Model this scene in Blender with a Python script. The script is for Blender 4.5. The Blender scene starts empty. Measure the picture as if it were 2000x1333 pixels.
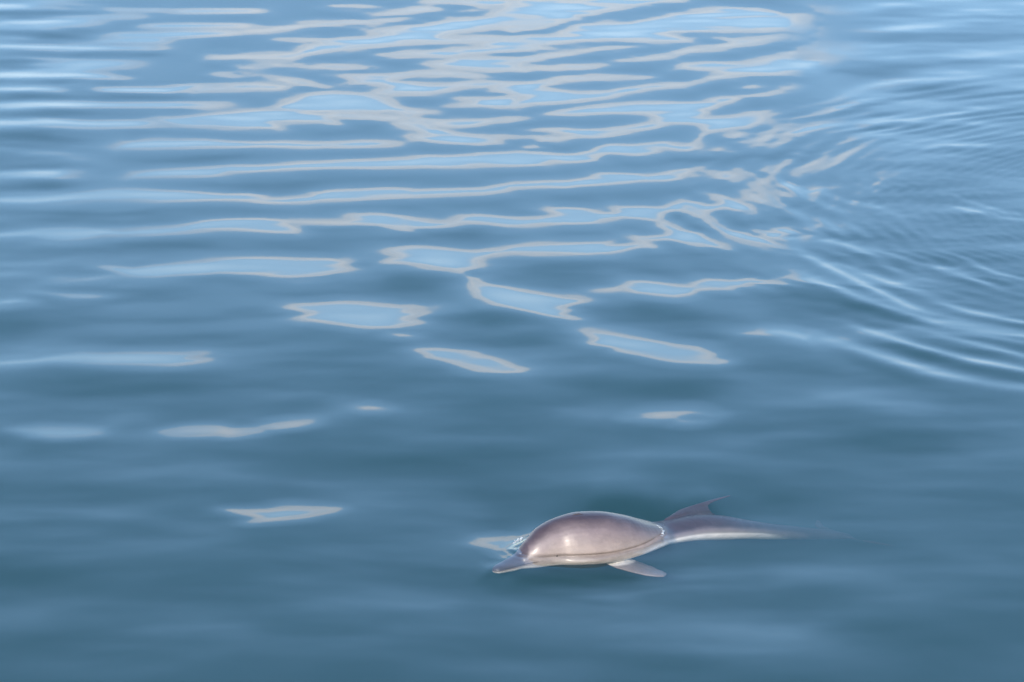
import bpy, bmesh, math, random
import numpy as np
from mathutils import Vector

R = math.radians
scn = bpy.context.scene
# ------------------------------------------------------------------ camera
CAM_H, PITCH, LENS = 6.6, 20.0, 100.0
FPX = 2000 * LENS / 36.0
CX, CY = 1000.0, 666.5
cam_d = bpy.data.cameras.new('camera')
cam_d.lens = LENS
cam_d.sensor_width = 36
cam_d.clip_start = 0.1
cam_d.clip_end = 30000
cam = bpy.data.objects.new('camera', cam_d)
scn.collection.objects.link(cam)
cam.location = (0, 0, CAM_H)
cam.rotation_euler = (R(90 - PITCH), 0, 0)
scn.camera = cam

# ------------------------------------------------------------------ sky
SUN_EL, SUN_AZ = 28.0, 197.0      # azimuth from +Y towards +X: behind the camera, a little left
SKY_STRENGTH = 0.15   # top of the useful range: the water mirrors a bright morning sky
world = bpy.data.worlds.new('World')
scn.world = world
world.use_nodes = True
wt = world.node_tree
wt.nodes.clear()


def nd(t, kind, **kw):
    n = t.nodes.new(kind)
    for k, v in kw.items():
        setattr(n, k, v)
    return n


def mth(t, op, a, b=None, c=None, clamp=False):
    n = t.nodes.new('ShaderNodeMath')
    n.operation = op
    n.use_clamp = clamp
    for i, v in enumerate((a, b, c)):
        if v is None:
            continue
        if isinstance(v, (int, float)):
            n.inputs[i].default_value = v
        else:
            t.links.new(v, n.inputs[i])
    return n.outputs[0]


def sstep(t, x, lo, hi):
    n = t.nodes.new('ShaderNodeMapRange')
    n.interpolation_type = 'SMOOTHSTEP'
    n.inputs['From Min'].default_value = lo
    n.inputs['From Max'].default_value = hi
    if lo > hi:
        n.inputs['From Min'].default_value = hi
        n.inputs['From Max'].default_value = lo
        n.inputs['To Min'].default_value = 1
        n.inputs['To Max'].default_value = 0
    t.links.new(x, n.inputs['Value'])
    return n.outputs['Result']


sky = nd(wt, 'ShaderNodeTexSky')
sky.sky_type = 'NISHITA'
sky.sun_disc = False
sky.sun_elevation = R(SUN_EL)
sky.sun_rotation = R(SUN_AZ)
sky.altitude = 0
sky.air_density = 1.0
sky.dust_density = 0.7
sky.ozone_density = 2.8
tc = nd(wt, 'ShaderNodeTexCoord')
sp = nd(wt, 'ShaderNodeSeparateXYZ')
wt.links.new(tc.outputs['Generated'], sp.inputs[0])
el = mth(wt, 'MULTIPLY', mth(wt, 'ARCSINE', sp.outputs['Z']), 57.29578)
az = mth(wt, 'MULTIPLY', mth(wt, 'ARCTAN2', sp.outputs['X'], sp.outputs['Y']), 57.29578)
# low stratus streaks: one long bank ahead, scattered ones round the rest of the horizon
cmb = nd(wt, 'ShaderNodeCombineXYZ')
wt.links.new(mth(wt, 'MULTIPLY', az, 0.16), cmb.inputs[0])
wt.links.new(mth(wt, 'MULTIPLY', el, 0.55), cmb.inputs[1])
noi = nd(wt, 'ShaderNodeTexNoise')
noi.inputs['Scale'].default_value = 1.0
noi.inputs['Detail'].default_value = 5
wt.links.new(cmb.outputs[0], noi.inputs['Vector'])
nfac = mth(wt, 'SUBTRACT', noi.outputs['Fac'], 0.5)
el2 = mth(wt, 'MULTIPLY_ADD', nfac, 1.2, el)
band = mth(wt, 'MULTIPLY', sstep(wt, el2, 12.1, 12.7), sstep(wt, el2, 15.4, 14.9))
win = mth(wt, 'MULTIPLY', sstep(wt, az, -10.0, -4.2), sstep(wt, az, 7.0, 4.8))
noi2 = nd(wt, 'ShaderNodeTexNoise')
noi2.inputs['Scale'].default_value = 3.2
noi2.inputs['Detail'].default_value = 4
wt.links.new(cmb.outputs[0], noi2.inputs['Vector'])
dens = mth(wt, 'MULTIPLY_ADD', sstep(wt, noi2.outputs['Fac'], 0.38, 0.60), 0.40, 0.62)
bank = mth(wt, 'MULTIPLY', mth(wt, 'MULTIPLY', band, win), dens)
far = mth(wt, 'MULTIPLY', sstep(wt, noi.outputs['Fac'], 0.56, 0.66),
          mth(wt, 'MULTIPLY', sstep(wt, el, 5, 9), sstep(wt, el, 26, 14)))
far = mth(wt, 'MULTIPLY', far, sstep(wt, mth(wt, 'ABSOLUTE', az), 20, 32))
veil = mth(wt, 'MULTIPLY', sstep(wt, el, 13.0, 8.5), 0.28)     # thin haze low over the sea, all round
cl = mth(wt, 'MAXIMUM', mth(wt, 'MULTIPLY', mth(wt, 'MAXIMUM', bank, far), 0.88), veil)
mix = nd(wt, 'ShaderNodeMix', data_type='RGBA')
wt.links.new(cl, mix.inputs['Factor'])
wt.links.new(sky.outputs[0], mix.inputs[6])
CLOUD = (6.1, 6.0, 6.25, 1)
mix.inputs[7].default_value = CLOUD
bg = nd(wt, 'ShaderNodeBackground')
bg.inputs['Strength'].default_value = SKY_STRENGTH
wt.links.new(mix.outputs[2], bg.inputs['Color'])
wo = nd(wt, 'ShaderNodeOutputWorld')
wt.links.new(bg.outputs[0], wo.inputs['Surface'])

# ------------------------------------------------------------------ sun
sun_d = bpy.data.lights.new('sun', 'SUN')
sun_d.energy = 2.0
sun_d.angle = R(0.5)
sun_d.color = (1.0, 0.90, 0.78)
sun = bpy.data.objects.new('sun', sun_d)
scn.collection.objects.link(sun)
sv = Vector((math.sin(R(SUN_AZ)) * math.cos(R(SUN_EL)), math.cos(R(SUN_AZ)) * math.cos(R(SUN_EL)), math.sin(R(SUN_EL))))
sun.rotation_euler = sv.to_track_quat('Z', 'Y').to_euler()
sun.location = (0, -20, 30)

scn.view_settings.view_transform = 'Standard'
scn.view_settings.look = 'None'
scn.view_settings.exposure = 1.36
scn.view_settings.gamma = 1.0
scn.view_settings.use_curve_mapping = False
scn.render.engine = 'CYCLES'
scn.cycles.use_denoising = True
scn.cycles.max_bounces = 6
scn.cycles.volume_bounces = 1
scn.cycles.transparent_max_bounces = 12


# ------------------------------------------------------------------ pixel <-> place
cp, spn = math.cos(R(PITCH)), math.sin(R(PITCH))


def at(px, py, z=0.0):
    """where the ray through a photo pixel meets the level z"""
    a, b = (px - CX) / FPX, (py - CY) / FPX
    d = Vector((a, cp - b * spn, -spn - b * cp))
    t = (z - CAM_H) / d.z
    return Vector((d.x * t, d.y * t, z))


def to_px(x, y, z=0.0):
    dz = z - CAM_H
    w = y * cp - dz * spn
    return CX + FPX * x / w, CY + FPX * (-(y * spn + dz * cp)) / w


# body stations of the dolphin: pixel column, pixel row of the axis, height of the axis (m), half width, height above and below the axis (m)
ST = [
 (963, 1116, -0.050, 0.010, 0.008, 0.008),
 (970, 1113, -0.048, 0.032, 0.022, 0.022),
 (985, 1108, -0.046, 0.043, 0.031, 0.029),
 (1000, 1103, -0.042, 0.051, 0.040, 0.034),
 (1014, 1098, -0.039, 0.060, 0.054, 0.036),
 (1028, 1094, -0.036, 0.082, 0.100, 0.040),
 (1045, 1090, -0.034, 0.105, 0.145, 0.040),
 (1065, 1084, -0.031, 0.130, 0.180, 0.042),
 (1090, 1079, -0.031, 0.152, 0.206, 0.045),
 (1120, 1076, -0.032, 0.172, 0.224, 0.045),
 (1150, 1073, -0.034, 0.186, 0.221, 0.045),
 (1185, 1069, -0.036, 0.184, 0.208, 0.045),
 (1220, 1062, -0.039, 0.168, 0.170, 0.045),
 (1255, 1053, -0.050, 0.145, 0.114, 0.045),
 (1290, 1044, -0.072, 0.122, 0.066, 0.046),
 (1325, 1037, -0.074, 0.116, 0.062, 0.054),
 (1365, 1032, -0.084, 0.116, 0.070, 0.060),
 (1410, 1032, -0.102, 0.100, 0.070, 0.062),
 (1455, 1035, -0.132, 0.080, 0.058, 0.050),
 (1500, 1039, -0.178, 0.060, 0.050, 0.044),
 (1550, 1042, -0.240, 0.044, 0.042, 0.037),
 (1595, 1044, -0.290, 0.034, 0.034, 0.030),
 (1635, 1046, -0.320, 0.028, 0.024, 0.022),
 (1660, 1048, -0.335, 0.020, 0.012, 0.012),
]

# ------------------------------------------------------------------ the calm sea
# The swell is described by the slope each stretch of water has: `back slopes`
# (outlined below) lean away from the jetty and mirror the low sky and the bank of
# cloud, fore slopes mirror the higher, darker sky.  The slopes are integrated to
# one height field.
PATCH = [
 # long crest lines and their branches
 [(-20,455),(80,445),(150,443),(210,448),(240,452),(300,446),(350,442),(388,433),(400,430),(450,427),(505,425),(545,428),(575,431),(625,432),(670,432),(700,430),(700,437),(650,437),(600,436),(562,436),(575,442),(584,450),(575,456),(545,456),(500,453),(450,450),(395,451),(340,457),(300,460),(240,460),(200,461),(160,470),(125,472),(90,470),(60,464),(-20,466)],
 [(676,434),(690,427),(683,421),(695,417),(720,415),(750,416),(790,420),(820,427),(850,433),(880,433),(895,426),(905,421),(930,419),(960,420),(990,423),(1020,427),(1050,426),(1075,421),(1082,416),(1070,408),(1075,405),(1100,403),(1140,405),(1160,409),(1175,415),(1200,416),(1203,412),(1199,405),(1210,402),(1260,401),(1300,402),(1312,396),(1335,391),(1360,393),(1330,410),(1312,411),(1302,416),(1300,424),(1290,436),(1280,432),(1250,428),(1210,424),(1180,428),(1165,436),(1140,438),(1085,438),(1060,436),(1020,441),(990,443),(960,439),(930,435),(910,434),(880,440),(840,444),(806,446),(812,452),(795,453),(775,450),(740,440),(700,438)],
 [(1330,391),(1360,393),(1380,399),(1395,399),(1405,393),(1395,384),(1387,379),(1410,379),(1430,387),(1460,400),(1475,408),(1472,412),(1440,412),(1415,408),(1396,410),(1392,416),(1400,432),(1420,445),(1460,457),(1500,466),(1540,484),(1530,487),(1480,474),(1440,466),(1410,456),(1380,436),(1355,421),(1335,412)],
 [(1298,424),(1310,435),(1330,447),(1370,455),(1390,466),(1415,479),(1412,484),(1380,482),(1350,478),(1320,470),(1300,467),(1272,470),(1285,480),(1280,484),(1240,484),(1215,490),(1190,494),(1150,496),(1100,495),(1060,494),(1000,494),(970,496),(945,502),(938,510),(944,518),(935,526),(915,530),(898,536),(878,526),(830,518),(790,515),(745,512),(772,502),(770,498),(756,489),(765,484),(780,479),(810,478),(850,482),(890,486),(930,489),(975,487),(1000,480),(1060,476),(1120,473),(1160,471),(1195,471),(1190,477),(1220,477),(1243,472),(1232,462),(1240,459),(1280,460),(1298,458),(1300,450),(1283,440),(1284,430)],
 [(878,526),(910,530),(912,537),(940,541),(948,549),(960,554),(990,559),(1030,568),(1080,575),(1120,581),(1148,585),(1120,593),(1103,600),(1117,605),(1100,612),(1135,622),(1115,623),(1080,620),(1050,612),(1000,602),(965,594),(930,580),(918,566),(912,556),(910,545),(903,536)],
 [(185,520),(215,518),(240,522),(260,525),(300,518),(350,514),(400,511),(430,505),(470,502),(540,501),(590,504),(640,504),(665,507),(678,512),(672,517),(684,526),(665,534),(630,539),(580,542),(540,541),(510,537),(460,536),(430,534),(400,537),(350,538),(305,542),(270,541),(240,538),(215,530)],
 [(120,549),(160,545),(215,538),(215,541),(180,548),(130,550)],
 [(60,569),(115,573),(180,575),(203,579),(180,583),(140,583),(110,577)],
 [(-10,585),(40,583),(60,590),(-10,597)],
 [(553,601),(575,594),(610,592),(660,588),(720,591),(760,595),(800,598),(805,602),(798,607),(818,614),(800,621),(828,630),(800,636),(775,641),(740,641),(700,640),(640,632),(600,626),(576,621),(592,616),(602,612),(580,606)],
 [(764,651),(790,652),(808,657),(785,658),(768,655)],
 [(808,683),(820,679),(850,678),(900,682),(930,684),(945,690),(965,695),(985,703),(1010,712),(1036,719),(1020,726),(980,728),(930,726),(905,720),(895,716),(880,709),(860,703),(830,697),(832,692)],
 [(1138,645),(1170,645),(1210,650),(1260,658),(1290,664),(1320,670),(1370,674),(1385,680),(1403,690),(1400,695),(1425,702),(1424,708),(1400,712),(1370,711),(1320,708),(1290,703),(1250,694),(1200,686),(1193,678),(1165,674),(1148,669),(1160,660),(1150,652)],
 [(1225,810),(1247,804),(1240,800),(1270,793),(1310,791),(1350,790),(1375,795),(1402,805),(1390,809),(1355,806),(1338,809),(1385,815),(1375,820),(1345,822),(1320,820),(1310,814),(1270,815),(1250,812)],
 [(1168,566),(1200,562),(1215,557),(1230,547),(1255,546),(1300,552),(1345,556),(1355,550),(1375,542),(1400,543),(1440,546),(1470,545),(1500,547),(1512,553),(1495,556),(1465,553),(1445,560),(1430,566),(1400,565),(1365,567),(1350,574),(1320,580),(1280,576),(1240,572),(1220,563),(1190,567)],
 [(1447,651),(1480,647),(1500,641),(1530,642),(1590,652),(1580,668),(1545,660),(1510,655),(1480,653)],
 [(445,991),(480,989),(520,987),(545,981),(570,979),(600,981),(640,982),(660,984),(650,990),(620,997),(595,1004),(560,1009),(520,1013),(490,1015),(500,1008),(498,1002),(470,997)],
 [(325,843),(360,835),(400,832),(430,832),(460,838),(505,836),(508,841),(480,844),(445,849),(430,845),(380,846),(340,847)],
 [(512,832),(540,824),(575,819),(608,818),(610,823),(580,831),(540,835)],
 [(35,840),(80,835),(150,837),(185,840),(190,847),(160,852),(110,856),(70,852)],
 [(-20,705),(60,700),(110,692),(160,687),(200,689),(260,688),(340,689),(370,690),(398,690),(372,698),(415,701),(412,705),(375,711),(345,716),(300,714),(250,712),(200,712),(150,710),(100,709),(-20,717)],
 [(936,1045),(945,1036),(970,1032),(995,1032),(1003,1037),(1000,1052),(985,1064),(965,1053),(945,1047)],
 [(705,793),(725,791),(747,795),(720,797)],
 [(250,348),(262,336),(300,332),(380,327),(450,323),(530,322),(600,317),(660,312),(720,310),(800,309),(830,301),(870,302),(920,301),(940,296),(990,296),(1020,294),(1060,296),(1090,301),(1120,300),(1150,293),(1165,284),(1190,279),(1230,281),(1270,277),(1300,276),(1330,283),(1368,277),(1367,290),(1345,297),(1320,293),(1295,291),(1280,300),(1250,305),(1220,303),(1190,301),(1168,309),(1175,314),(1150,316),(1110,317),(1080,314),(1060,323),(1000,324),(930,323),(905,326),(870,328),(800,327),(750,330),(660,329),(580,330),(500,336),(450,337),(425,345),(380,346),(300,347)],
 [(222,288),(245,275),(320,271),(400,271),(440,275),(500,277),(560,276),(600,279),(660,276),(710,273),(745,275),(775,280),(750,285),(715,289),(600,289),(560,288),(500,287),(420,289),(320,291),(240,292)],
 [(-20,384),(100,380),(200,370),(250,368),(300,370),(390,375),(440,378),(490,377),(515,381),(525,387),(560,387),(608,384),(612,378),(640,371),(700,369),(760,365),(795,367),(810,371),(860,369),(940,367),(970,360),(1000,356),(1060,353),(1110,352),(1150,345),(1165,335),(1200,336),(1250,338),(1265,342),(1310,333),(1340,327),(1360,330),(1345,342),(1330,350),(1300,354),(1260,353),(1230,358),(1190,361),(1130,364),(1110,367),(1060,365),(1000,367),(985,375),(960,378),(900,379),(830,383),(800,386),(750,389),(700,391),(640,392),(560,398),(500,398),(480,394),(450,392),(380,393),(310,395),(270,391),(150,393),(60,400),(-20,398)],
 [(1057,224),(1085,216),(1130,208),(1180,202),(1240,198),(1300,197),(1400,196),(1430,201),(1410,206),(1385,215),(1380,228),(1420,226),(1470,216),(1500,215),(1500,240),(1460,250),(1400,256),(1380,265),(1370,277),(1365,290),(1345,297),(1325,290),(1315,284),(1350,278),(1360,268),(1370,256),(1365,246),(1345,242),(1310,243),(1285,250),(1270,240),(1275,230),(1260,225),(1200,223),(1130,226)],
 [(1028,254),(1060,250),(1120,250),(1180,250),(1240,242),(1275,236),(1310,243),(1285,251),(1240,258),(1200,267),(1170,270),(1130,268),(1100,272),(1080,276),(1055,276),(1045,270),(1000,266),(1040,264),(1100,266),(1115,263),(1070,258)],
 [(1022,286),(1040,281),(1058,287),(1030,289)],
 [(790,208),(850,216),(848,222),(825,224),(812,227),(860,233),(940,231),(1000,228),(1033,229),(1000,237),(965,240),(930,248),(900,250),(850,248),(890,257),(920,261),(985,264),(970,272),(980,280),(940,283),(880,281),(840,279),(810,272),(800,266),(820,259),(795,250),(770,240),(790,232),(780,222)],
 [(535,212),(560,200),(580,190),(600,180),(640,177),(720,180),(750,191),(760,197),(775,206),(800,210),(850,216),(840,220),(800,222),(760,219),(700,221),(620,222),(560,218)],
 [(300,232),(370,225),(430,218),(520,212),(620,221),(700,221),(790,228),(790,236),(720,233),(650,232),(668,242),(640,245),(622,239),(570,238),(535,240),(547,252),(520,253),(440,250),(350,248)],
 [(550,77),(664,72),(718,71),(745,64),(718,58),(790,50),(830,44),(880,36),(970,31),(1040,30),(1060,44),(1040,54),(930,61),(890,66),(870,72),(930,71),(1050,66),(1080,74),(1040,80),(960,84),(880,84),(790,89),(700,97),(616,105),(568,116),(520,117),(406,114),(410,106),(500,105),(574,102),(592,94),(616,81)],
 [(523,124),(545,122),(565,126),(580,128),(640,124),(700,123),(725,129),(710,135),(670,137),(610,133),(570,130),(535,128)],
 [(465,131),(490,128),(520,131),(500,134),(470,134)],
 [(418,142),(440,140),(460,143),(490,149),(450,150),(425,146)],
 [(522,150),(550,150),(590,155),(620,162),(655,167),(640,172),(610,168),(575,163),(545,157)],
 [(380,172),(450,166),(500,162),(545,165),(563,170),(545,175),(500,175),(440,176),(380,182)],
 [(645,146),(700,143),(780,142),(820,138),(880,138),(940,146),(953,150),(930,153),(880,150),(800,149),(770,156),(850,163),(920,158),(960,156),(1030,158),(1060,163),(1030,170),(960,170),(900,172),(880,178),(840,186),(760,186),(735,182),(720,180),(755,172),(740,166),(670,166),(690,160),(680,154)],
 [(736,107),(790,100),(860,96),(975,90),(1040,86),(1080,94),(1040,102),(940,107),(880,113),(850,112),(760,110)],
 [(828,123),(860,117),(900,112),(1040,108),(1080,113),(1040,122),(1020,130),(1040,134),(1020,140),(960,142),(900,137),(860,133)],
 [(880,206),(920,200),(895,191),(940,188),(1020,186),(1010,213),(950,211)],
 [(960,76),(1000,68),(1070,66),(1110,57),(1130,44),(1180,42),(1230,42),(1290,30),(1340,22),(1400,14),(1480,12),(1560,30),(1560,60),(1490,66),(1420,65),(1390,62),(1320,66),(1350,76),(1355,81),(1300,85),(1240,83),(1180,80),(1100,84),(1040,95),(1000,104),(960,100),(930,92)],
 [(1000,-5),(1345,-5),(1340,5),(1290,6),(1230,16),(1170,26),(1130,36),(1110,42),(1090,50),(1050,60),(1000,64),(960,56),(940,40),(970,20)],
 [(960,118),(1000,110),(1100,100),(1180,90),(1250,90),(1220,95),(1150,100),(1110,110),(1050,116),(1000,124),(970,124)],
 [(950,136),(1000,128),(1060,126),(1140,124),(1182,127),(1165,135),(1100,137),(1040,139),(1000,141),(960,141)],
 [(1205,117),(1230,112),(1310,102),(1345,91),(1400,88),(1425,82),(1408,75),(1480,70),(1520,66),(1550,72),(1530,80),(1470,90),(1430,95),(1370,100),(1330,108),(1300,115),(1220,120)],
 [(1315,136),(1330,121),(1400,120),(1450,120),(1490,108),(1560,95),(1560,115),(1620,118),(1590,140),(1530,148),(1460,150),(1400,154),(1360,163),(1340,172),(1280,175),(1240,182),(1200,192),(1130,200),(1060,204),(1000,212),(970,208),(1000,200),(1020,190),(1000,186),(960,178),(950,168),(1000,160),(1100,148),(1150,145),(1240,146),(1284,150),(1260,154),(1170,156),(1100,160),(1070,170),(1130,178),(1180,175),(1260,163),(1350,158),(1400,145),(1390,138)],
 [(1445,170),(1470,165),(1492,170),(1470,175)],
 [(1370,196),(1400,188),(1450,185),(1500,180),(1545,166),(1555,172),(1500,188),(1450,192),(1425,203),(1400,206)],
 [(480,60),(530,54),(590,46),(640,41),(720,38),(800,35),(780,42),(700,47),(600,52),(560,60),(520,64)],
 [(720,30),(760,22),(810,11),(840,9),(860,15),(850,24),(800,28),(740,33)],
 [(640,8),(700,10),(740,12),(700,15),(655,13)],
 [(800,-4),(1005,-4),(1005,12),(960,14),(930,17),(900,22),(945,12),(900,8),(830,6)],
 # loose islands where the ring meets the swell
 [(1394,342),(1405,334),(1425,332),(1440,341),(1430,350),(1405,351)],
 [(1420,264),(1440,257),(1460,258),(1455,267),(1430,271)],
 [(1388,293),(1402,288),(1414,292),(1400,296)],
 [(1468,280),(1490,262),(1520,255),(1510,275),(1490,287),(1470,285)],
 [(1460,376),(1480,378),(1502,395),(1485,398),(1465,387)],
 [(1477,346),(1490,349),(1502,363),(1485,359)],
 [(1518,372),(1535,374),(1547,384),(1525,383)],
 [(1503,334),(1520,322),(1538,317),(1525,336),(1510,344)],
 [(1553,341),(1600,317),(1648,298),(1705,283),(1650,306),(1605,327)],
 [(1686,378),(1700,362),(1728,343),(1716,360),(1700,374)],
 [(1580,441),(1597,436),(1610,441),(1595,446)],
 [(1635,440),(1645,437),(1652,441),(1643,444)],
 [(1565,372),(1600,365),(1625,366),(1600,378),(1580,382)],
 [(1478,452),(1505,447),(1530,443),(1560,452),(1545,460),(1560,466),(1540,471),(1510,466),(1490,460)],
]
# softer crests (amp > 0 leans back, brighter) and troughs (amp < 0): points, width, degrees
SOFT = [
 # the ring spreading on the right
 ([(1640,622),(1690,645),(1735,657),(1795,677),(1850,692),(1910,706),(2010,722)], 6.6, 10.4),
 ([(1540,648),(1640,668),(1690,685),(1750,703),(1810,722),(1870,737),(1930,748),(2010,754)], 9.0, 9.7),
 ([(1730,622),(1800,641),(1870,660),(1930,675),(2010,697)], 5.7, 7.6),
 ([(1515,523),(1560,540),(1620,560),(1680,582),(1730,600),(1790,618),(1850,630),(1920,645),(2010,660)], 7.4, 8.3),
 ([(1550,490),(1610,515),(1670,545),(1720,570),(1770,595),(1815,612)], 4.9, 7.6),
 ([(1620,507),(1680,532),(1740,552),(1790,565),(1850,578)], 4.1, 6.3),
 ([(1555,450),(1600,465),(1660,480),(1720,497),(1760,505)], 4.9, 6.9),
 ([(1762,500),(1800,515),(1860,528),(1900,545),(1960,565)], 4.1, 6.9),
 ([(1865,498),(1900,515),(1950,535),(2000,548)], 3.3, 6.3),
 ([(1830,592),(1890,608),(1950,620),(2010,632)], 4.1, 6.9),
 ([(1700,512),(1760,530),(1820,550),(1900,570)], 3.3, 4.2),
 ([(1850,400),(1900,412),(1960,425),(2010,432)], 3.3, 4.8),
 ([(1840,375),(1900,395),(1960,415),(2010,422)], 2.5, 4.2),
 ([(1600,375),(1660,395),(1700,400),(1760,420)], 4.1, 4.2),
 ([(1525,355),(1560,372),(1590,382)], 4.1, 6.3),
 ([(1490,300),(1500,330),(1530,358),(1600,395),(1680,425)], 4.9, 4.5),
 ([(1450,330),(1480,370),(1540,410),(1620,440),(1700,455)], 5.7, 4.5),
 ([(1600,212),(1660,182),(1720,165),(1790,157),(1860,150),(1960,144)], 7.6, 4.7),
 ([(1610,222),(1680,195),(1740,180),(1800,176)], 4.7, 4.0),
 ([(1490,290),(1540,258),(1600,247),(1700,240),(1780,231),(1860,221),(1970,214)], 6.6, 4.7),
 ([(1640,277),(1700,262),(1780,250),(1870,240),(1960,246)], 5.6, 4.0),
 ([(1730,286),(1800,272),(1880,265),(2000,262)], 4.7, 3.4),
 ([(1780,295),(1850,282),(1950,285)], 3.8, 3.4),
 ([(1570,762),(1640,768),(1700,775),(1760,785),(1850,795)], 17, 6),
 ([(1640,690),(1720,720),(1800,745)], 10, -6),
 ([(1730,672),(1800,695),(1900,722),(2000,740)], 8, -10),
 ([(1680,590),(1740,615),(1800,630)], 8, -8),
 ([(1560,555),(1640,590),(1700,610)], 12, -7),
 ([(1500,590),(1600,620),(1650,640)], 22, -5),
 ([(1420,690),(1520,700),(1650,725)], 20, -5),
 ([(1310,425),(1340,430),(1380,445)], 9, -6),
 ([(1400,425),(1440,437),(1470,442)], 9, -6),
 # top right
 ([(1600,18),(1660,20),(1720,24)], 6, 1.8), ([(1750,14),(1850,12),(1960,18)], 8, 2.4),
 ([(1740,53),(1820,51),(1900,50)], 6, 2.4), ([(1560,100),(1640,98),(1740,92),(1800,90)], 9, 2.4),
 ([(1620,110),(1700,108),(1780,107)], 7, 2.4), ([(1860,106),(1930,99),(2010,95)], 7, 2.4),
 ([(1540,40),(1580,41),(1625,43)], 5, -1.8), ([(1690,76),(1800,70),(2000,68)], 8, -2.4),
 ([(1590,143),(1700,132),(1820,128)], 10, -3.0), ([(1740,182),(1850,174)], 6, -2.4), ([(1880,30),(2000,38)], 6, -1.2),
 # left streaks
 ([(-10,11),(60,12)], 4, 4), ([(60,36),(200,32),(300,33)], 5, 4), ([(200,18),(330,20)], 3, 4),
 ([(330,22),(520,21)], 4, 5), ([(260,51),(500,49)], 4, 5), ([(190,68),(300,68),(480,64)], 5, 5),
 ([(180,80),(330,80)], 4, 5), ([(-10,92),(100,95),(330,95)], 5, 5), ([(40,130),(130,128),(270,124)], 8, 6),
 ([(-10,147),(150,148),(260,153)], 4, 6), ([(-10,175),(60,173),(130,177)], 5, 6), ([(180,176),(260,177),(350,180)], 5, 8),
 ([(330,172),(500,170)], 6, 6), ([(-10,204),(200,206),(400,205),(470,200)], 7, 6), ([(-10,238),(80,237),(150,244),(320,240)], 7, 7),
 ([(-10,340),(60,338),(130,342)], 7, 5), ([(-10,390),(120,385)], 7, 4),
 ([(-10,25),(100,26),(220,24)], 4, -4), ([(-10,62),(100,64),(200,60)], 5, -4), ([(60,73),(170,72)], 3, -3),
 ([(-10,118),(70,122)], 7, -4), ([(130,106),(330,104)], 4, -4), ([(-10,158),(150,158)], 4, -4),
 ([(0,187),(200,188),(380,190)], 5, -5), ([(40,220),(200,220),(380,218)], 6, -5), ([(-10,262),(110,265)], 9, -5),
 ([(200,304),(350,303),(520,304)], 9, -5), ([(-10,365),(130,364)], 8, -5), ([(100,420),(200,425),(330,410)], 9, -3),
 # long troughs and folds of the open water
 ([(220,478),(300,481),(430,476)], 12, -4.5), ([(740,548),(800,550),(870,562)], 20, -6.8),
 ([(930,632),(1000,638),(1080,650)], 20, -6.8), ([(1230,606),(1300,612),(1380,622)], 17, -5.2),
 ([(780,460),(870,462),(950,458)], 9, -3.8), ([(1010,520),(1100,528),(1180,530)], 14, -3.8),
 ([(850,405),(950,400),(1060,388)], 8, -3.0), ([(450,362),(560,358),(640,352)], 8, -3.0),
 ([(120,755),(250,757),(420,762)], 20, -6.0), ([(-10,645),(80,640)], 20, -5.2), ([(450,560),(520,562)], 9, -3.0),
 ([(-10,870),(100,885)], 16, -3.8), ([(560,880),(700,890),(900,905)], 22, -3.0), ([(640,735),(760,742),(900,750)], 14, -3.0),
 ([(1120,745),(1220,758),(1380,765)], 18, -5.2), ([(1650,850),(1760,855),(1880,865)], 22, -4.5), ([(1480,965),(1560,975)], 20, -4.5),
 ([(200,1000),(60,1010)], 16, -2.2), ([(300,1130),(500,1120)], 28, -3.8), ([(-10,1100),(120,1110)], 30, -3.8),
 ([(-20,920),(180,925),(330,925)], 14, 4), ([(380,905),(560,930),(760,970)], 16, 3), ([(100,1000),(260,1010),(460,1035)], 12, 4),
 ([(700,960),(830,962),(980,985)], 14, 4), ([(500,780),(620,775),(760,785)], 10, 4), ([(200,820),(300,815)], 10, 4),
 ([(560,555),(680,560)], 9, 3), ([(1080,800),(1180,810)], 10, 4), ([(1600,905),(1750,930),(1950,925)], 24, 4),
 ([(1200,880),(1350,870),(1500,860)], 18, 4), ([(1480,1120),(1620,1100),(1780,1120)], 26, 5), ([(1650,1170),(1850,1165)], 22, 4),
 ([(250,1235),(380,1215),(520,1240)], 24, 5), ([(560,1190),(760,1170),(950,1185)], 22, 4), ([(1380,1235),(1500,1240),(1620,1220)], 18, 4),
 ([(-10,1215),(100,1205)], 18, 4), ([(1150,1290),(1400,1300)], 24, -3.0), ([(1750,1300),(1990,1290)], 30, -3.8), ([(600,1300),(800,1310)], 28, -3.0),
 # round the dolphin: bow lift, and the fore slope of the water drawn down behind the head
 ([(946,1104),(968,1090),(990,1074),(1004,1060)], 7, 11),
 ([(1140,984),(1220,984),(1300,998)], 19, -26), ([(1300,1008),(1345,994),(1400,980)], 15, -17), ([(945,1112),(955,1125)], 8, -8), ([(985,1124),(1080,1120),(1180,1116),(1270,1104)], 17, -22),
 ([(1290,1032),(1305,1042)], 4, 14), ([(966,1116),(990,1108),(1012,1098)], 6, -14), ([(1330,1030),(1362,1036),(1378,1046)], 4, 3), ([(1310,1014),(1380,1006),(1440,1010)], 12, -8),
]


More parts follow.
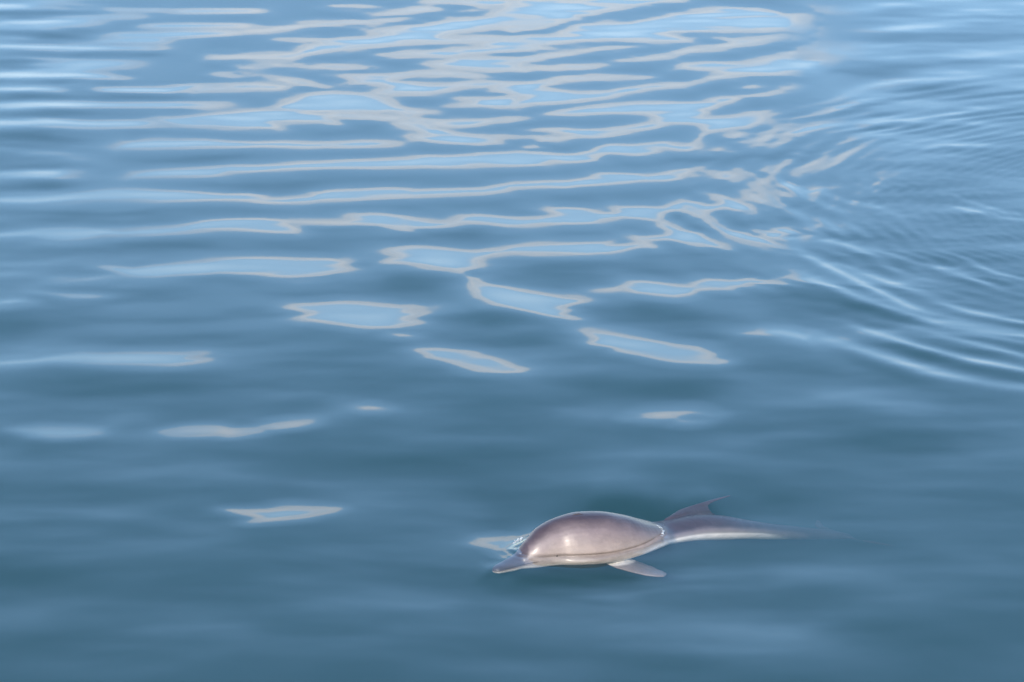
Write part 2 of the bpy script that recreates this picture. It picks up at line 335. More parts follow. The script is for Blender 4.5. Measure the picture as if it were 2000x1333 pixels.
def sdf(poly, U, V):
    """signed distance (positive inside), sideways distances counted a third"""
    P = np.array(poly, float)
    px, py = U / 3.0, V
    ax, ay = P[:, 0] / 3.0, P[:, 1]
    bx, by = np.roll(ax, -1), np.roll(ay, -1)
    best = np.full(U.shape, 1e9)
    ins = np.zeros(U.shape, bool)
    for i in range(len(P)):
        ex, ey = bx[i] - ax[i], by[i] - ay[i]
        L = ex * ex + ey * ey + 1e-9
        t = np.clip(((px - ax[i]) * ex + (py - ay[i]) * ey) / L, 0, 1)
        best = np.minimum(best, (px - ax[i] - t * ex) ** 2 + (py - ay[i] - t * ey) ** 2)
        if ay[i] != by[i]:
            c = (ay[i] > py) != (by[i] > py)
            ins ^= c & (px < ex * (py - ay[i]) / (by[i] - ay[i]) + ax[i])
    d = np.sqrt(best)
    return np.where(ins, d, -d)


STEP = 2
u0, u1, v0, v1 = -80, 2080, -60, 1400
us, vs = np.arange(u0, u1, STEP), np.arange(v0, v1, STEP)
SD = np.full((len(vs), len(us)), -200.0)
for poly in PATCH:
    P = np.array(poly)
    a, b = np.searchsorted(us, P[:, 0].min() - 150), np.searchsorted(us, P[:, 0].max() + 150)
    c, d = np.searchsorted(vs, P[:, 1].min() - 60), np.searchsorted(vs, P[:, 1].max() + 60)
    UU, VV = np.meshgrid(us[a:b], vs[c:d])
    SD[c:d, a:b] = np.maximum(SD[c:d, a:b], sdf(poly, UU.astype(float), VV.astype(float)))
SOFTF = np.zeros_like(SD)
for pts, wid, amp in SOFT:
    P = np.array(pts, float)
    m = 4 * wid
    a, b = np.searchsorted(us, P[:, 0].min() - 3 * m), np.searchsorted(us, P[:, 0].max() + 3 * m)
    c, d = np.searchsorted(vs, P[:, 1].min() - m), np.searchsorted(vs, P[:, 1].max() + m)
    UU, VV = np.meshgrid(us[a:b].astype(float), vs[c:d].astype(float))
    seg = np.hypot(np.diff(P[:, 0]), np.diff(P[:, 1]))
    cum = np.concatenate([[0], np.cumsum(seg)])
    best = np.full(UU.shape, 1e9)
    par = np.zeros(UU.shape)
    for i in range(len(P) - 1):
        e = P[i + 1] - P[i]
        t = ((UU - P[i, 0]) * e[0] + (VV - P[i, 1]) * e[1]) / (e @ e)
        tt = np.clip(t, 0, 1)
        du, dv = UU - P[i, 0] - tt * e[0], VV - P[i, 1] - tt * e[1]
        dd = (du / 2.2) ** 2 + dv ** 2
        par = np.where(dd < best, (cum[i] + tt * seg[i]) / cum[-1], par)
        best = np.minimum(best, dd)
    tap = np.clip(np.minimum(par, 1 - par) * 5 + 0.25, 0, 1)
    if P[-1, 0] > 1990:
        tap = np.clip(par * 5 + 0.25, 0, 1)
    if P[0, 0] < 0:
        tap = np.clip((1 - par) * 5 + 0.25, 0, 1)
    SOFTF[c:d, a:b] += amp * tap * np.exp(-best / (2 * wid * wid))


def bil(F, x, y):
    x = np.clip(x, 0, F.shape[1] - 1.001)
    y = np.clip(y, 0, F.shape[0] - 1.001)
    i, j = x.astype(int), y.astype(int)
    fx, fy = x - i, y - j
    return ((F[j, i] * (1 - fx) + F[j, i + 1] * fx) * (1 - fy) + (F[j + 1, i] * (1 - fx) + F[j + 1, i + 1] * fx) * fy)


# regular grid for the integration
GX0, GX1, GY0, GY1, GS = -10.24, 10.24, 8.0, 44.0, 0.016
gx = np.arange(GX0, GX1, GS)
gy = np.arange(GY0, GY1, GS)
NX, NY = len(gx), len(gy)
KX, KY = np.meshgrid(2 * np.pi * np.fft.rfftfreq(NX, GS), 2 * np.pi * np.fft.fftfreq(NY, GS))
rng = np.random.default_rng(11)


def waves(lx, ly, seed_shift=0):
    """smooth random field with typical half-widths lx, ly (metres), unit variance"""
    w = np.fft.rfft2(rng.standard_normal((NY, NX)))
    k2 = (KX * lx) ** 2 + (KY * ly) ** 2
    f = np.fft.irfft2(w * k2 * np.exp(-k2 / 2), (NY, NX))
    return np.clip(f / f.std(), -1.9, 1.9)


X, Y = np.meshgrid(gx, gy)
n1, n2, n3, n4 = waves(0.55, 0.16), waves(0.22, 0.07), waves(0.10, 0.035), waves(0.05, 0.018)
n5 = waves(0.03, 0.016)
H = np.zeros((NY, NX))
# second pass: the raised water shifts what is seen where
for pas in range(2):
    U, V = to_px(X, Y, H)
    TH = np.degrees(np.arctan2(CAM_H, np.hypot(X, Y)))
    inframe = (np.clip((U - u0) / 60, 0, 1) * np.clip((u1 - U) / 60, 0, 1) * np.clip((V - v0) / 50, 0, 1) * np.clip((v1 - V) / 50, 0, 1))
    fu, fv = (U - u0) / STEP, (V - v0) / STEP
    sd = bil(SD, fu, fv)
    sd = np.where(inframe > 0, sd, -200)
    soft = bil(SOFTF, fu, fv) * inframe
    # fine ripple inside the ring, long edges running with it
    rip = np.exp(-(((U - 1860) / 230) ** 2 + ((V - 430) / 150) ** 2) * 0.5) * inframe
    outside = 1 - inframe
    near = np.exp(-(((U - 1130) / 190) ** 2 + ((V - 1120) / 40) ** 2))
    E = TH + near * (1.5 * n2 + 2.0 * n3) + 1.6 * n1 + 0.8 * n2 + (0.25 + 0.5 * rip) * n3 + (0.12 + 0.6 * rip) * n4 - np.minimum(soft, 0) + outside * (2.0 * n1 + 1.2 * n2)
    EH, EL, EIN = 15.1, 12.2, 10.9
    rim = 2.5 + 2.1 * np.clip(V, 0, 1333) / 800.0 + 5.0 * np.clip((310 - V) / 200, 0, 1) + 5.0 * np.clip((V - 740) / 60, 0, 1)
    sd = sd + np.clip((420 - V) / 420, 0, 1) * (2.0 * n2 + 1.2 * n3) * (sd > -30)
    # clear of the patches the water mirrors the sky above the bank
    Ebg = np.where(inframe > 0, EH + 1.9 + np.logaddexp(0, (E - EH - 2.8) * 1.2) / 1.2, E)
    left = np.clip((260 - U) / 150, 0, 1) + np.clip((U - 1640) / 100, 0, 1)
    Ebg = Ebg + (E - Ebg) * np.clip(left, 0, 1) - np.maximum(soft, 0)
    dec = 3.0 + 11.0 * np.clip(V, 0, 1333) / 800.0
    Eout = EH + (Ebg - EH) * (1 - np.exp(np.minimum(sd, 0) / dec))
    Ein = np.where(sd < rim, EH - (EH - EL) * np.clip(sd, 0, None) / rim, EIN + (EL - EIN) * np.exp(-np.clip(sd - rim, 0, None) / (1.6 * rim)))
    Ein = Ein - 0.12 * soft + (0.3 + 0.9 * np.clip((420 - V) / 420, 0, 1)) * n2
    Et = np.where(sd < 0, Eout, Ein)
    lace = np.exp(-(((U - 1010) / 13) ** 2 + ((V - 1058) / 7) ** 2)) + np.exp(-(((U - 1300) / 9) ** 2 + ((V - 1036) / 10) ** 2))
    Et = Et - (0.9 + 1.4 * np.clip((V - 720) / 120, 0, 1)) * np.clip((sd + 14) / 8, 0, 1) * inframe
    Et = Et + 8.0 * lace * n5
    alpha = np.clip((TH - Et) / 2, -12, 13)
    S = -np.tan(np.radians(alpha))
    r = np.hypot(X, Y)
    Sx, Sy = S * X / r, S * Y / r
    edge = np.clip((X - GX0) / 1.5, 0, 1) * np.clip((GX1 - X) / 1.5, 0, 1) * np.clip((Y - GY0) / 1.2, 0, 1) * np.clip((GY1 - Y) / 5, 0, 1)
    Sx *= edge
    Sy *= edge
    WX = 0.05
    LAM = 0.03
    den = WX * KX ** 2 + KY ** 2 + LAM
    wt_ = np.where(sd > -14, np.where(V > 560, 1.7, 1.1), 0.55) * np.where(inframe > 0.5, 1.0, 0.35)
    IKX, IKY = 1j * KX, 1j * KY
    HF = np.zeros(KX.shape, complex)
    for it in range(14 if pas else 9):
        ry = wt_ * (Sy - np.fft.irfft2(IKY * HF, (NY, NX)))
        rx = WX * (Sx - np.fft.irfft2(IKX * HF, (NY, NX)))
        HF = HF + (-IKY * np.fft.rfft2(ry) - IKX * np.fft.rfft2(rx) - LAM * 0.15 * HF) / den
    H = np.fft.irfft2(HF, (NY, NX))
H *= edge
# the ring: a train of waves running out from where something broke the surface, finer towards its middle
RC = at(2375, 410)
rho_ = np.hypot(X - RC.x, Y - RC.y) + 0.03 * n1 + 0.008 * n2
kk = 2 * np.pi / np.interp(rho_, [1.0, 2.0, 3.0, 4.2], [0.07, 0.095, 0.17, 0.30])
tab = np.linspace(0, 6, 1200)
ph = np.cumsum(2 * np.pi / np.interp(tab, [1.0, 2.0, 3.0, 4.2], [0.07, 0.095, 0.17, 0.30])) * (tab[1] - tab[0])
env = np.clip((4.45 - rho_) / 0.35, 0, 1) * np.clip((rho_ - 0.6) / 1.2, 0, 1) * (0.55 + 0.3 * n1 + 0.2 * n2).clip(0.1, 1.2)
env = env * (0.35 + 0.65 * np.clip((U - 1470) / 220, 0, 1))
H += edge * env * 0.042 / kk * np.cos(np.interp(rho_, tab, ph) + 0.6)
del rho_, kk, env
# level the long swell where the dolphin lies, and let the water climb a little where it meets the skin
d0 = at(1190, 1056)
h0 = bil(H, np.array([(d0.x - GX0) / GS]), np.array([(d0.y - GY0) / GS]))[0]
H -= (h0 + 0.006) * np.exp(-((X - d0.x) ** 2 + (Y - d0.y) ** 2) / (2 * 1.3 ** 2))
del Sx, Sy, S, alpha, Et, Ein, Eout, Ebg, E, n1, n2, n3, n4, n5

# mesh lines: close together where the photograph looks, stretching out to the horizon
xs = np.concatenate([np.arange(-7.2, -0.45, 0.018), np.arange(-0.45, 2.5, 0.008), np.arange(2.5, 7.2, 0.018)])
out = 7.2 + np.cumsum(0.03 * 1.22 ** np.arange(1, 62))
out = out[out < 9000]
xs = np.concatenate([-out[::-1], xs, out])
th = np.linspace(30.5, 11.0, 800)
ys = CAM_H / np.tan(np.radians(th))
yd0, yd1 = at(1150, 1130).y, at(1150, 985).y
ys = np.concatenate([ys[ys < yd0], np.arange(yd0, yd1, 0.0045), ys[ys > yd1]])
o2 = ys[-1] + np.cumsum(0.06 * 1.2 ** np.arange(1, 66))
o1 = ys[0] - np.cumsum(0.03 * 1.22 ** np.arange(1, 62))
ys = np.concatenate([o1[o1 > -9000][::-1], ys, o2[o2 < 9000]])
MX, MY = np.meshgrid(xs, ys)
inside = (MX > GX0) & (MX < GX1 - GS) & (MY > GY0) & (MY < GY1 - GS)
MZ = np.where(inside, bil(H, (MX - GX0) / GS, (MY - GY0) / GS), 0.0)

# where the water meets the skin it climbs a little, with a fine ripple running round the body
wl = [[], []]
for (pa, pb, pz, pw, pu, pd) in ST:
    hh = pu if pz < 0 else pd
    if abs(pz) < hh:
        c_ = at(pa, pb, pz)
        w_ = pw * math.sqrt(1 - (pz / hh) ** 2)
        wl[0].append((3 * (c_.x + 0.45 * w_), c_.y - 0.89 * w_))
        wl[1].append((3 * (c_.x - 0.45 * w_), c_.y + 0.89 * w_))
ia, ib = np.searchsorted(xs, d0.x - 1.2), np.searchsorted(xs, d0.x + 1.2)
ja, jb = np.searchsorted(ys, d0.y - 0.9), np.searchsorted(ys, d0.y + 0.9)
dw = -np.minimum(sdf(wl[0] + wl[1][::-1], 3 * MX[ja:jb, ia:ib], MY[ja:jb, ia:ib]), 0)
MZ[ja:jb, ia:ib] += 0.010 * np.exp(-dw / 0.05) - 0.0030 * np.cos(2 * np.pi * dw / 0.055) * np.exp(-dw / 0.03)


def link(o, parent=None):
    scn.collection.objects.link(o)
    if parent:
        o.parent = parent
    return o


nx, ny = len(xs), len(ys)
co = np.stack([MX, MY, MZ], -1).reshape(-1, 3)
idx = np.arange(nx * ny).reshape(ny, nx)
quads = np.stack([idx[:-1, :-1], idx[:-1, 1:], idx[1:, 1:], idx[1:, :-1]], -1).reshape(-1, 4)
# sides and bottom, so that the sea is a closed body
ring = np.concatenate([idx[0, :], idx[1:, -1], idx[-1, -2::-1], idx[-2:0:-1, 0]])
low = co[ring].copy()
low[:, 2] = -60
nl = len(ring)
base = len(co)
co = np.concatenate([co, low, [[0, 20, -60]]])
k = np.arange(nl)
k2 = (k + 1) % nl
side = np.stack([ring[k], base + k, base + k2, ring[k2]], -1)
tris = np.stack([base + k, np.full(nl, base + nl), base + k2], -1)
me = bpy.data.meshes.new('water')
nq = len(quads) + len(side)
loops = np.concatenate([quads.ravel(), side.ravel(), tris.ravel()]).astype(np.int32)
starts = np.concatenate([np.arange(nq) * 4, nq * 4 + np.arange(nl) * 3]).astype(np.int32)
me.vertices.add(len(co))
me.vertices.foreach_set('co', co.astype(np.float32).ravel())
me.loops.add(len(loops))
me.loops.foreach_set('vertex_index', loops)
me.polygons.add(len(starts))
me.polygons.foreach_set('loop_start', starts)
sm = np.ones(len(starts), bool)
sm[len(quads):] = False
me.polygons.foreach_set('use_smooth', sm)
me.update(calc_edges=True)
me.validate()
water = link(bpy.data.objects.new('water', me))
water['kind'] = 'structure'
water['label'] = 'calm blue-green sea surface with soft swell and a spreading ring'

wm = bpy.data.materials.new('sea_water')
wm.use_nodes = True
t = wm.node_tree
t.nodes.clear()
geo = nd(t, 'ShaderNodeNewGeometry')
dot = nd(t, 'ShaderNodeVectorMath', operation='DOT_PRODUCT')
t.links.new(geo.outputs['Normal'], dot.inputs[0])
t.links.new(geo.outputs['Incoming'], dot.inputs[1])
cosv = mth(t, 'ABSOLUTE', dot.outputs['Value'], clamp=True)
# reflectance of a water surface, the same seen from above and from below
g_ = mth(t, 'SQRT', mth(t, 'ADD', mth(t, 'MULTIPLY', cosv, cosv), 1.34 ** 2 - 1))
q1 = mth(t, 'DIVIDE', mth(t, 'SUBTRACT', g_, cosv), mth(t, 'ADD', g_, cosv))
q2 = mth(t, 'DIVIDE', mth(t, 'SUBTRACT', mth(t, 'MULTIPLY', cosv, mth(t, 'ADD', g_, cosv)), 1.0),
         mth(t, 'ADD', mth(t, 'MULTIPLY', cosv, mth(t, 'SUBTRACT', g_, cosv)), 1.0))
fr = mth(t, 'MULTIPLY', mth(t, 'MULTIPLY', mth(t, 'MULTIPLY', q1, q1), 0.5), mth(t, 'MULTIPLY_ADD', q2, q2, 1.0), clamp=True)
gl = nd(t, 'ShaderNodeBsdfGlossy')
gl.inputs['Roughness'].default_value = 0.05
gl.inputs['Color'].default_value = (1, 1, 1, 1)
tr = nd(t, 'ShaderNodeBsdfTransparent')
mx = nd(t, 'ShaderNodeMixShader')
t.links.new(fr, mx.inputs[0])
t.links.new(tr.outputs[0], mx.inputs[1])
t.links.new(gl.outputs[0], mx.inputs[2])
vs_ = nd(t, 'ShaderNodeVolumeScatter')
vs_.inputs['Color'].default_value = (0.044, 0.136, 0.158, 1)
vs_.inputs['Density'].default_value = 1.9
vs_.inputs['Anisotropy'].default_value = 0.0
va = nd(t, 'ShaderNodeVolumeAbsorption')
va.inputs['Color'].default_value = (0.0, 0.15, 0.12, 1)
va.inputs['Density'].default_value = 1.2
ad = nd(t, 'ShaderNodeAddShader')
t.links.new(vs_.outputs[0], ad.inputs[0])
t.links.new(va.outputs[0], ad.inputs[1])
om_ = nd(t, 'ShaderNodeOutputMaterial')
t.links.new(mx.outputs[0], om_.inputs['Surface'])
t.links.new(ad.outputs[0], om_.inputs['Volume'])
me.materials.append(wm)

# ------------------------------------------------------------------ the dolphin
axis = [at(a, b, z) for a, b, z, *_ in ST]
# resample smoothly
fine, rad = [], []
NSEG = 5


def cr(p0, p1, p2, p3, q):
    return 0.5 * ((2 * p1) + (p2 - p0) * q + (2 * p0 - 5 * p1 + 4 * p2 - p3) * q * q + (3 * p1 - p0 - 3 * p2 + p3) * q ** 3)


data = [np.array([*axis[i], *ST[i][3:]]) for i in range(len(ST))]
for i in range(len(data) - 1):
    p = [data[max(i - 1, 0)], data[i], data[i + 1], data[min(i + 2, len(data) - 1)]]
    for j in range(NSEG):
        fine.append(cr(*p, j / NSEG))
fine.append(data[-1])
fine = np.array(fine)
bm = bmesh.new()
M = 40
rings = []
for i, f in enumerate(fine):
    T = Vector(fine[min(i + 1, len(fine) - 1)][:3] - fine[max(i - 1, 0)][:3]).normalized()
    Sd = T.cross(Vector((0, 0, 1))).normalized()
    Up = Sd.cross(T).normalized()
    c = Vector(f[:3])
    w, hu, hd = f[3:]
    row = []
    for q in range(M):
        a = 2 * math.pi * q / M
        ca, sa = math.cos(a), math.sin(a)
        row.append(bm.verts.new(c + Sd * (w * ca) + Up * ((hu if sa > 0 else hd) * sa)))
    rings.append(row)
for i in range(len(rings) - 1):
    for q in range(M):
        bm.faces.new((rings[i][q], rings[i][(q + 1) % M], rings[i + 1][(q + 1) % M], rings[i + 1][q]))
bm.faces.new(rings[0])
bm.faces.new(rings[-1][::-1])


def fin(root_to_tip, thick):
    """a fin as a stack of lens sections: each entry (leading edge point, trailing edge point)"""
    rows = []
    n = len(root_to_tip)
    for s, (a, b) in enumerate(root_to_tip):
        ch = b - a
        nxt = root_to_tip[min(s + 1, n - 1)]
        prv = root_to_tip[max(s - 1, 0)]
        span = ((nxt[0] + nxt[1]) - (prv[0] + prv[1])).normalized()
        nor = ch.cross(span).normalized()
        th_ = thick * (1 - 0.75 * s / (n - 1))
        row = []
        prof = [(0, 0), (0.12, 0.7), (0.35, 1), (0.7, 0.6), (1, 0.22), (0.7, -0.6), (0.35, -1), (0.12, -0.7)]
        for x, y in prof:
            row.append(bm.verts.new(a + ch * x + nor * (y * th_ / 2)))
        rows.append(row)
    m = 8
    for i in range(n - 1):
        for q in range(m):
            bm.faces.new((rows[i][q], rows[i][(q + 1) % m], rows[i + 1][(q + 1) % m], rows[i + 1][q]))
    bm.faces.new(rows[0][::-1])
    bm.faces.new(rows[-1])


# dorsal fin, swept back just under the surface
fin([(at(1292, 1030, -0.045), at(1400, 1006, -0.080)),
     (at(1297, 1014, -0.012), at(1388, 997, -0.045)),
     (at(1324, 997, -0.010), at(1384, 988.5, -0.026)),
     (at(1360, 985.5, -0.011), at(1394, 981.5, -0.018)),
     (at(1393, 975.5, -0.010), at(1409, 975.5, -0.014)),
     (at(1426, 967.5, -0.010), at(1429, 968.5, -0.011))], 0.036)
# near pectoral flipper
fin([(at(1160, 1080, -0.070), at(1226, 1076, -0.070)),
     (at(1174, 1096, -0.080), at(1234, 1090, -0.080)),
     (at(1200, 1109, -0.086), at(1252, 1097, -0.092)),
     (at(1232, 1118, -0.094), at(1274, 1105, -0.098)),
     (at(1260, 1124.5, -0.098), at(1292, 1113, -0.102)),
     (at(1284, 1127, -0.102), at(1303, 1119, -0.105)),
     (at(1296, 1127, -0.104), at(1304, 1122, -0.106))], 0.050)
# far flipper, deep on the other side
fin([(at(1150, 1052, -0.12), at(1205, 1048, -0.13)),
     (at(1185, 1035, -0.22), at(1225, 1036, -0.23)),
     (at(1215, 1028, -0.30), at(1232, 1030, -0.30))], 0.040)
# flukes
fin([(at(1622, 1042, -0.314 ), at(1668, 1050, -0.337 )),
     (at(1655, 1051, -0.334 ), at(1688, 1057, -0.347 )),
     (at(1700, 1058, -0.357 ), at(1718, 1063, -0.362 )),
     (at(1745, 1066, -0.374 ), at(1752, 1068, -0.376 ))], 0.034)
fin([(at(1622, 1049, -0.314 ), at(1668, 1050, -0.337 )),
     (at(1603, 1036, -0.312 ), at(1642, 1041, -0.330 )),
     (at(1590, 1025, -0.310 ), at(1612, 1030, -0.320 )),
     (at(1594, 1016, -0.312 ), at(1602, 1018, -0.316 ))], 0.034)
bmesh.ops.recalc_face_normals(bm, faces=bm.faces)
raw = bpy.data.meshes.new('dolphin_raw')
bm.to_mesh(raw)
bm.free()
tmp = link(bpy.data.objects.new('dolphin_raw', raw))
md = tmp.modifiers.new('r', 'REMESH')
md.mode = 'VOXEL'
md.voxel_size = 0.0042
md2 = tmp.modifiers.new('s', 'SMOOTH')
md2.iterations = 8
md2.factor = 0.5
dg = bpy.context.evaluated_depsgraph_get()
dm = bpy.data.meshes.new_from_object(tmp.evaluated_get(dg))
bpy.data.objects.remove(tmp)
dm.name = 'body'
for p_ in dm.polygons:
    p_.use_smooth = True
# body coordinates for the colouring: along (0 beak .. 1 tail) and round (+1 back, -1 belly)
nv = len(dm.vertices)
vc = np.empty(nv * 3, np.float32)
dm.vertices.foreach_get('co', vc)
vc = vc.reshape(-1, 3)
along = np.empty(nv, np.float32)
rnd = np.empty(nv, np.float32)
seg_a, seg_b = fine[:-1], fine[1:]
seg_d = seg_b[:, :3] - seg_a[:, :3]
seg_l = (seg_d ** 2).sum(1)
for i in range(0, nv, 10000):
    q_ = vc[i:i + 10000]
    kx = ((q_[:, None, :] - (seg_a + seg_b)[None, :, :3] / 2) ** 2).sum(-1).argmin(1)
    tt = (((q_ - seg_a[kx, :3]) * seg_d[kx]).sum(1) / seg_l[kx]).clip(-0.5, 1.5)
    f_ = seg_a[kx] + (seg_b[kx] - seg_a[kx]) * tt[:, None]
    along[i:i + 10000] = (kx + tt) / (len(fine) - 1)
    dz = q_[:, 2] - f_[:, 2]
    ro = dz / np.where(dz > 0, f_[:, 4], f_[:, 5])
    side_ = np.hypot(q_[:, 0] - f_[:, 0], q_[:, 1] - f_[:, 1])
    rho = np.sqrt((side_ / f_[:, 3]) ** 2 + ro ** 2)
    k_ = np.clip((rho - 1.12) / 0.3, 0, 1)                      # on a fin
    fincol = np.where(dz > -0.02, 1.2, 0.36)
    ro = ro.clip(-1.2, 1.2) * (1 - k_) + fincol * k_
    ro = ro + 0.85 * np.clip((0.22 - along[i:i + 10000]) / 0.06, 0, 1) * np.clip((ro + 0.1) * 4, 0, 1)
    hind = np.clip((along[i:i + 10000] - 0.50) / 0.08, 0, 1)
    ro = ro + hind * np.where(ro > 0.30, 0.30 * np.clip((ro - 0.30) * 4, 0, 1), -0.5 * np.clip((0.30 - ro) * 4, 0, 1))
    tl = np.clip((along[i:i + 10000] - 0.80) / 0.1, 0, 1)
    rnd[i:i + 10000] = ro * (1 - tl) + 0.95 * tl
# groove added to the body so its shade draws the water line, ledge below
axk = fine[np.clip((along * (len(fine) - 1)).round().astype(int), 0, len(fine) - 1)]
hv = axk[:, :2] - vc[:, :2]
hl = np.linalg.norm(hv, axis=1, keepdims=True) + 1e-6
on = np.clip((along - 0.22) / 0.05, 0, 1) * np.clip((0.60 - along) / 0.05, 0, 1) * (0.25 + 0.75 * np.exp(-((along - 0.42) / 0.09) ** 2)) * np.clip(hl[:, 0] / 0.03 - 1, 0, 1)
led = np.clip((0.50 - along) / 0.10, 0, 1)
shade_groove = 0.017 * np.exp(-((vc[:, 2] - 0.005) / 0.009) ** 2) - 0.010 * led * np.exp(-((vc[:, 2] + 0.022) / 0.014) ** 2)
vc[:, :2] += hv / hl * (on * shade_groove)[:, None]
dm.vertices.foreach_set('co', vc.ravel())
dm.update()
for nm, arr in (('along', along), ('round', np.clip(rnd, -1.5, 1.5))):
    at_ = dm.attributes.new(nm, 'FLOAT', 'POINT')
    at_.data.foreach_set('value', arr)

sk = bpy.data.materials.new('dolphin_skin')
sk.use_nodes = True
t = sk.node_tree
bs = t.nodes['Principled BSDF']
a1 = nd(t, 'ShaderNodeAttribute', attribute_name='round')
a2 = nd(t, 'ShaderNodeAttribute', attribute_name='along')
tcx = nd(t, 'ShaderNodeTexCoord')
nz = nd(t, 'ShaderNodeTexNoise')
nz.inputs['Scale'].default_value = 7
nz.inputs['Detail'].default_value = 6
t.links.new(tcx.outputs['Object'], nz.inputs['Vector'])
rr = mth(t, 'MULTIPLY_ADD', mth(t, 'SUBTRACT', nz.outputs['Fac'], 0.5), 0.3, a1.outputs['Fac'])
ramp = nd(t, 'ShaderNodeValToRGB')
e = ramp.color_ramp.elements
e[0].position, e[0].color = 0.36, (0.66, 0.60, 0.54, 1)
e[1].position, e[1].color = 1.0, (0.046, 0.030, 0.034, 1)
for pos_, col_ in ((0.47, (0.42, 0.36, 0.31, 1)), (0.57, (0.225, 0.178, 0.152, 1)), (0.72, (0.185, 0.140, 0.120, 1)), (0.87, (0.145, 0.110, 0.108, 1))):
    x = ramp.color_ramp.elements.new(pos_)
    x.color = col_
t.links.new(mth(t, 'MULTIPLY_ADD', rr, 0.5, 0.5), ramp.inputs['Fac'])
mp = nd(t, 'ShaderNodeMapping')
mp.inputs['Scale'].default_value = (14, 30, 30)
mp.inputs['Rotation'].default_value = (0, 0, R(28))
t.links.new(tcx.outputs['Object'], mp.inputs['Vector'])
nz3 = nd(t, 'ShaderNodeTexNoise')
nz3.inputs['Scale'].default_value = 1.0
nz3.inputs['Detail'].default_value = 7
nz3.inputs['Roughness'].default_value = 0.65
t.links.new(mp.outputs[0], nz3.inputs['Vector'])
mot = mth(t, 'MULTIPLY_ADD', nz3.outputs['Fac'], 0.75, 0.62)
mul = nd(t, 'ShaderNodeVectorMath', operation='SCALE')
t.links.new(ramp.outputs['Color'], mul.inputs[0])
t.links.new(mot, mul.inputs['Scale'])
t.links.new(mul.outputs[0], bs.inputs['Base Color'])
# wet film: patches of shine and of matt skin
t.links.new(mth(t, 'MULTIPLY_ADD', nz.outputs['Fac'], 0.45, 0.06), bs.inputs['Coat Roughness'])
bs.inputs['Roughness'].default_value = 0.5
bs.inputs['Coat Weight'].default_value = 0.35
bs.inputs['Coat Roughness'].default_value = 0.3
nz2 = nd(t, 'ShaderNodeTexNoise')
nz2.inputs['Scale'].default_value = 26
nz2.inputs['Detail'].default_value = 4
t.links.new(tcx.outputs['Object'], nz2.inputs['Vector'])
bp = nd(t, 'ShaderNodeBump')
bp.inputs['Strength'].default_value = 0.10
bp.inputs['Distance'].default_value = 0.02
t.links.new(nz2.outputs['Fac'], bp.inputs['Height'])
t.links.new(bp.outputs[0], bs.inputs['Normal'])
dm.materials.clear()
dm.materials.append(sk)

dolphin = link(bpy.data.objects.new('dolphin', None))
dolphin.location = at(1150, 1061, 0)
dolphin.empty_display_size = 0.2
dolphin['label'] = 'grey-brown dolphin surfacing with its rounded head above the calm water'
dolphin['category'] = 'dolphin'
inv = np.array(dolphin.location)
body = link(bpy.data.objects.new('body', dm), dolphin)
body.location = -dolphin.location

# face details sit where the eye, mouth and blowhole show on the skin
from mathutils.bvhtree import BVHTree
tree = BVHTree.FromPolygons([v.co.copy() for v in dm.vertices], [tuple(p_.vertices) for p_ in dm.polygons])
cpos = Vector((0, 0, CAM_H))


def skin(px, py):
    d = (at(px, py, 0) - cpos).normalized()
    hit = tree.ray_cast(cpos, d)
    return hit[0], hit[1]


def solid(name, color, rough):
    m = bpy.data.materials.new(name)
    m.use_nodes = True
    b_ = m.node_tree.nodes['Principled BSDF']
    nn = nd(m.node_tree, 'ShaderNodeTexNoise')
    nn.inputs['Scale'].default_value = 60
    rp = nd(m.node_tree, 'ShaderNodeValToRGB')
    rp.color_ramp.elements[0].color = (*[c * 0.7 for c in color], 1)
    rp.color_ramp.elements[1].color = (*[c * 1.3 for c in color], 1)
    m.node_tree.links.new(nn.outputs['Fac'], rp.inputs['Fac'])
    m.node_tree.links.new(rp.outputs['Color'], b_.inputs['Base Color'])
    b_.inputs['Roughness'].default_value = rough
    return m


def tube(name, pts, radii, mat):
    b_ = bmesh.new()
    rows = []
    for i, p in enumerate(pts):
        T = (pts[min(i + 1, len(pts) - 1)] - pts[max(i - 1, 0)]).normalized()
        A = T.orthogonal().normalized()
        B = T.cross(A)
        rows.append([b_.verts.new(p + (A * math.cos(q * math.pi / 4) + B * math.sin(q * math.pi / 4)) * radii[i]) for q in range(8)])
    for i in range(len(rows) - 1):
        for q in range(8):
            b_.faces.new((rows[i][q], rows[i][(q + 1) % 8], rows[i + 1][(q + 1) % 8], rows[i + 1][q]))
    b_.faces.new(rows[0])
    b_.faces.new(rows[-1])
    bmesh.ops.recalc_face_normals(b_, faces=b_.faces)
    m = bpy.data.meshes.new(name)
    b_.to_mesh(m)
    b_.free()
    for p_ in m.polygons:
        p_.use_smooth = True
    m.materials.append(mat)
    o = link(bpy.data.objects.new(name, m), dolphin)
    o.location = -dolphin.location
    return o


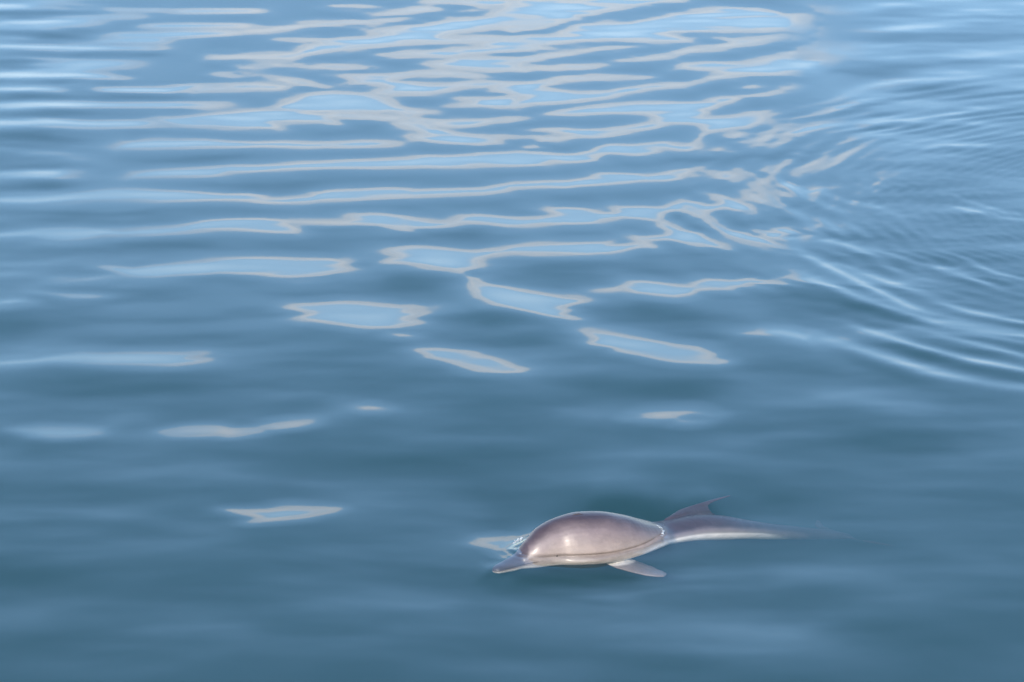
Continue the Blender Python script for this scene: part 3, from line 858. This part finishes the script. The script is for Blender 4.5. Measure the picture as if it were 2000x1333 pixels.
dark = solid('dark_skin_fold', (0.05, 0.034, 0.03), 0.5)
pts = [skin(px, py)[0] for px, py in [(967, 1114.5), (976, 1113), (988, 1110.5), (1000, 1108), (1014, 1105), (1030, 1101.5), (1046, 1098.5), (1062, 1096)]]
pts = [p for p in pts if p is not None]
if len(pts) > 3:
    tube('mouth_line', pts, [0.0015] + [0.0021] * (len(pts) - 2) + [0.0008], dark)
pts = [skin(px, py)[0] for px, py in [(1118, 1006.5), (1124, 1005), (1131, 1004.3), (1138, 1004.6)]]
pts = [p for p in pts if p is not None]
if len(pts) > 3:
    tube('blowhole', pts, [0.0015, 0.0035, 0.0035, 0.0015], dark)
p, n = skin(1088, 1086.5)
if p is not None:
    b_ = bmesh.new()
    bmesh.ops.create_uvsphere(b_, u_segments=14, v_segments=10, radius=0.006)
    for v in b_.verts:
        v.co = p - n * 0.003 + v.co
    m = bpy.data.meshes.new('eye')
    b_.to_mesh(m)
    b_.free()
    m.materials.append(solid('eye_dark', (0.012, 0.01, 0.01), 0.1))
    o = link(bpy.data.objects.new('eye', m), dolphin)
    o.location = -dolphin.location

# two little splashes: water thrown up at the beak, and water running off the back
wd = bpy.data.materials.new('splash_water')
wd.use_nodes = True
b_ = wd.node_tree.nodes['Principled BSDF']
nn = nd(wd.node_tree, 'ShaderNodeTexNoise')
nn.inputs['Scale'].default_value = 40
rp = nd(wd.node_tree, 'ShaderNodeValToRGB')
rp.color_ramp.elements[0].color = (0.55, 0.60, 0.62, 1)
rp.color_ramp.elements[1].color = (0.85, 0.88, 0.90, 1)
wd.node_tree.links.new(nn.outputs['Fac'], rp.inputs['Fac'])
wd.node_tree.links.new(rp.outputs['Color'], b_.inputs['Base Color'])
b_.inputs['Roughness'].default_value = 0.08
b_.inputs['IOR'].default_value = 1.33
b_.inputs['Transmission Weight'].default_value = 0.65
random.seed(4)
for lab, spots in (('tiny lacy splash of white water beside the dolphin beak', [(1004, 1060), (1009, 1057), (1014, 1054), (1019, 1052)]),
                   ('thin broken rim of water running off the dolphin back before its fin', [(1283, 1025), (1289, 1029), (1293, 1034), (1295, 1040), (1291, 1046)])):
    bmd = bmesh.new()
    for k_ in range(46):
        j = random.random() * (len(spots) - 1)
        i0 = int(j)
        fx = j - i0
        px = spots[i0][0] * (1 - fx) + spots[i0 + 1][0] * fx + random.gauss(0, 1.2)
        py = spots[i0][1] * (1 - fx) + spots[i0 + 1][1] * fx + random.gauss(0, 1.0)
        p = at(px, py, 0.006 + random.random() * 0.008)
        h_ = skin(px, py)[0]
        if h_ is not None and (h_ - cpos).length < (p - cpos).length:
            p = h_ + (cpos - h_).normalized() * 0.002
        r_ = random.choice([0.0016, 0.0022, 0.003, 0.004])
        res = bmesh.ops.create_icosphere(bmd, subdivisions=1, radius=r_)
        sx = 1 + random.random() * 1.6
        for v in res['verts']:
            v.co = Vector((v.co.x * sx, v.co.y * sx, v.co.z * 0.7)) + p
    ms = bpy.data.meshes.new('splash')
    bmd.to_mesh(ms)
    bmd.free()
    for p_ in ms.polygons:
        p_.use_smooth = True
    ms.materials.append(wd)
    o = link(bpy.data.objects.new('splash', ms))
    o['kind'] = 'stuff'
    o['label'] = lab
    o['category'] = 'splash'
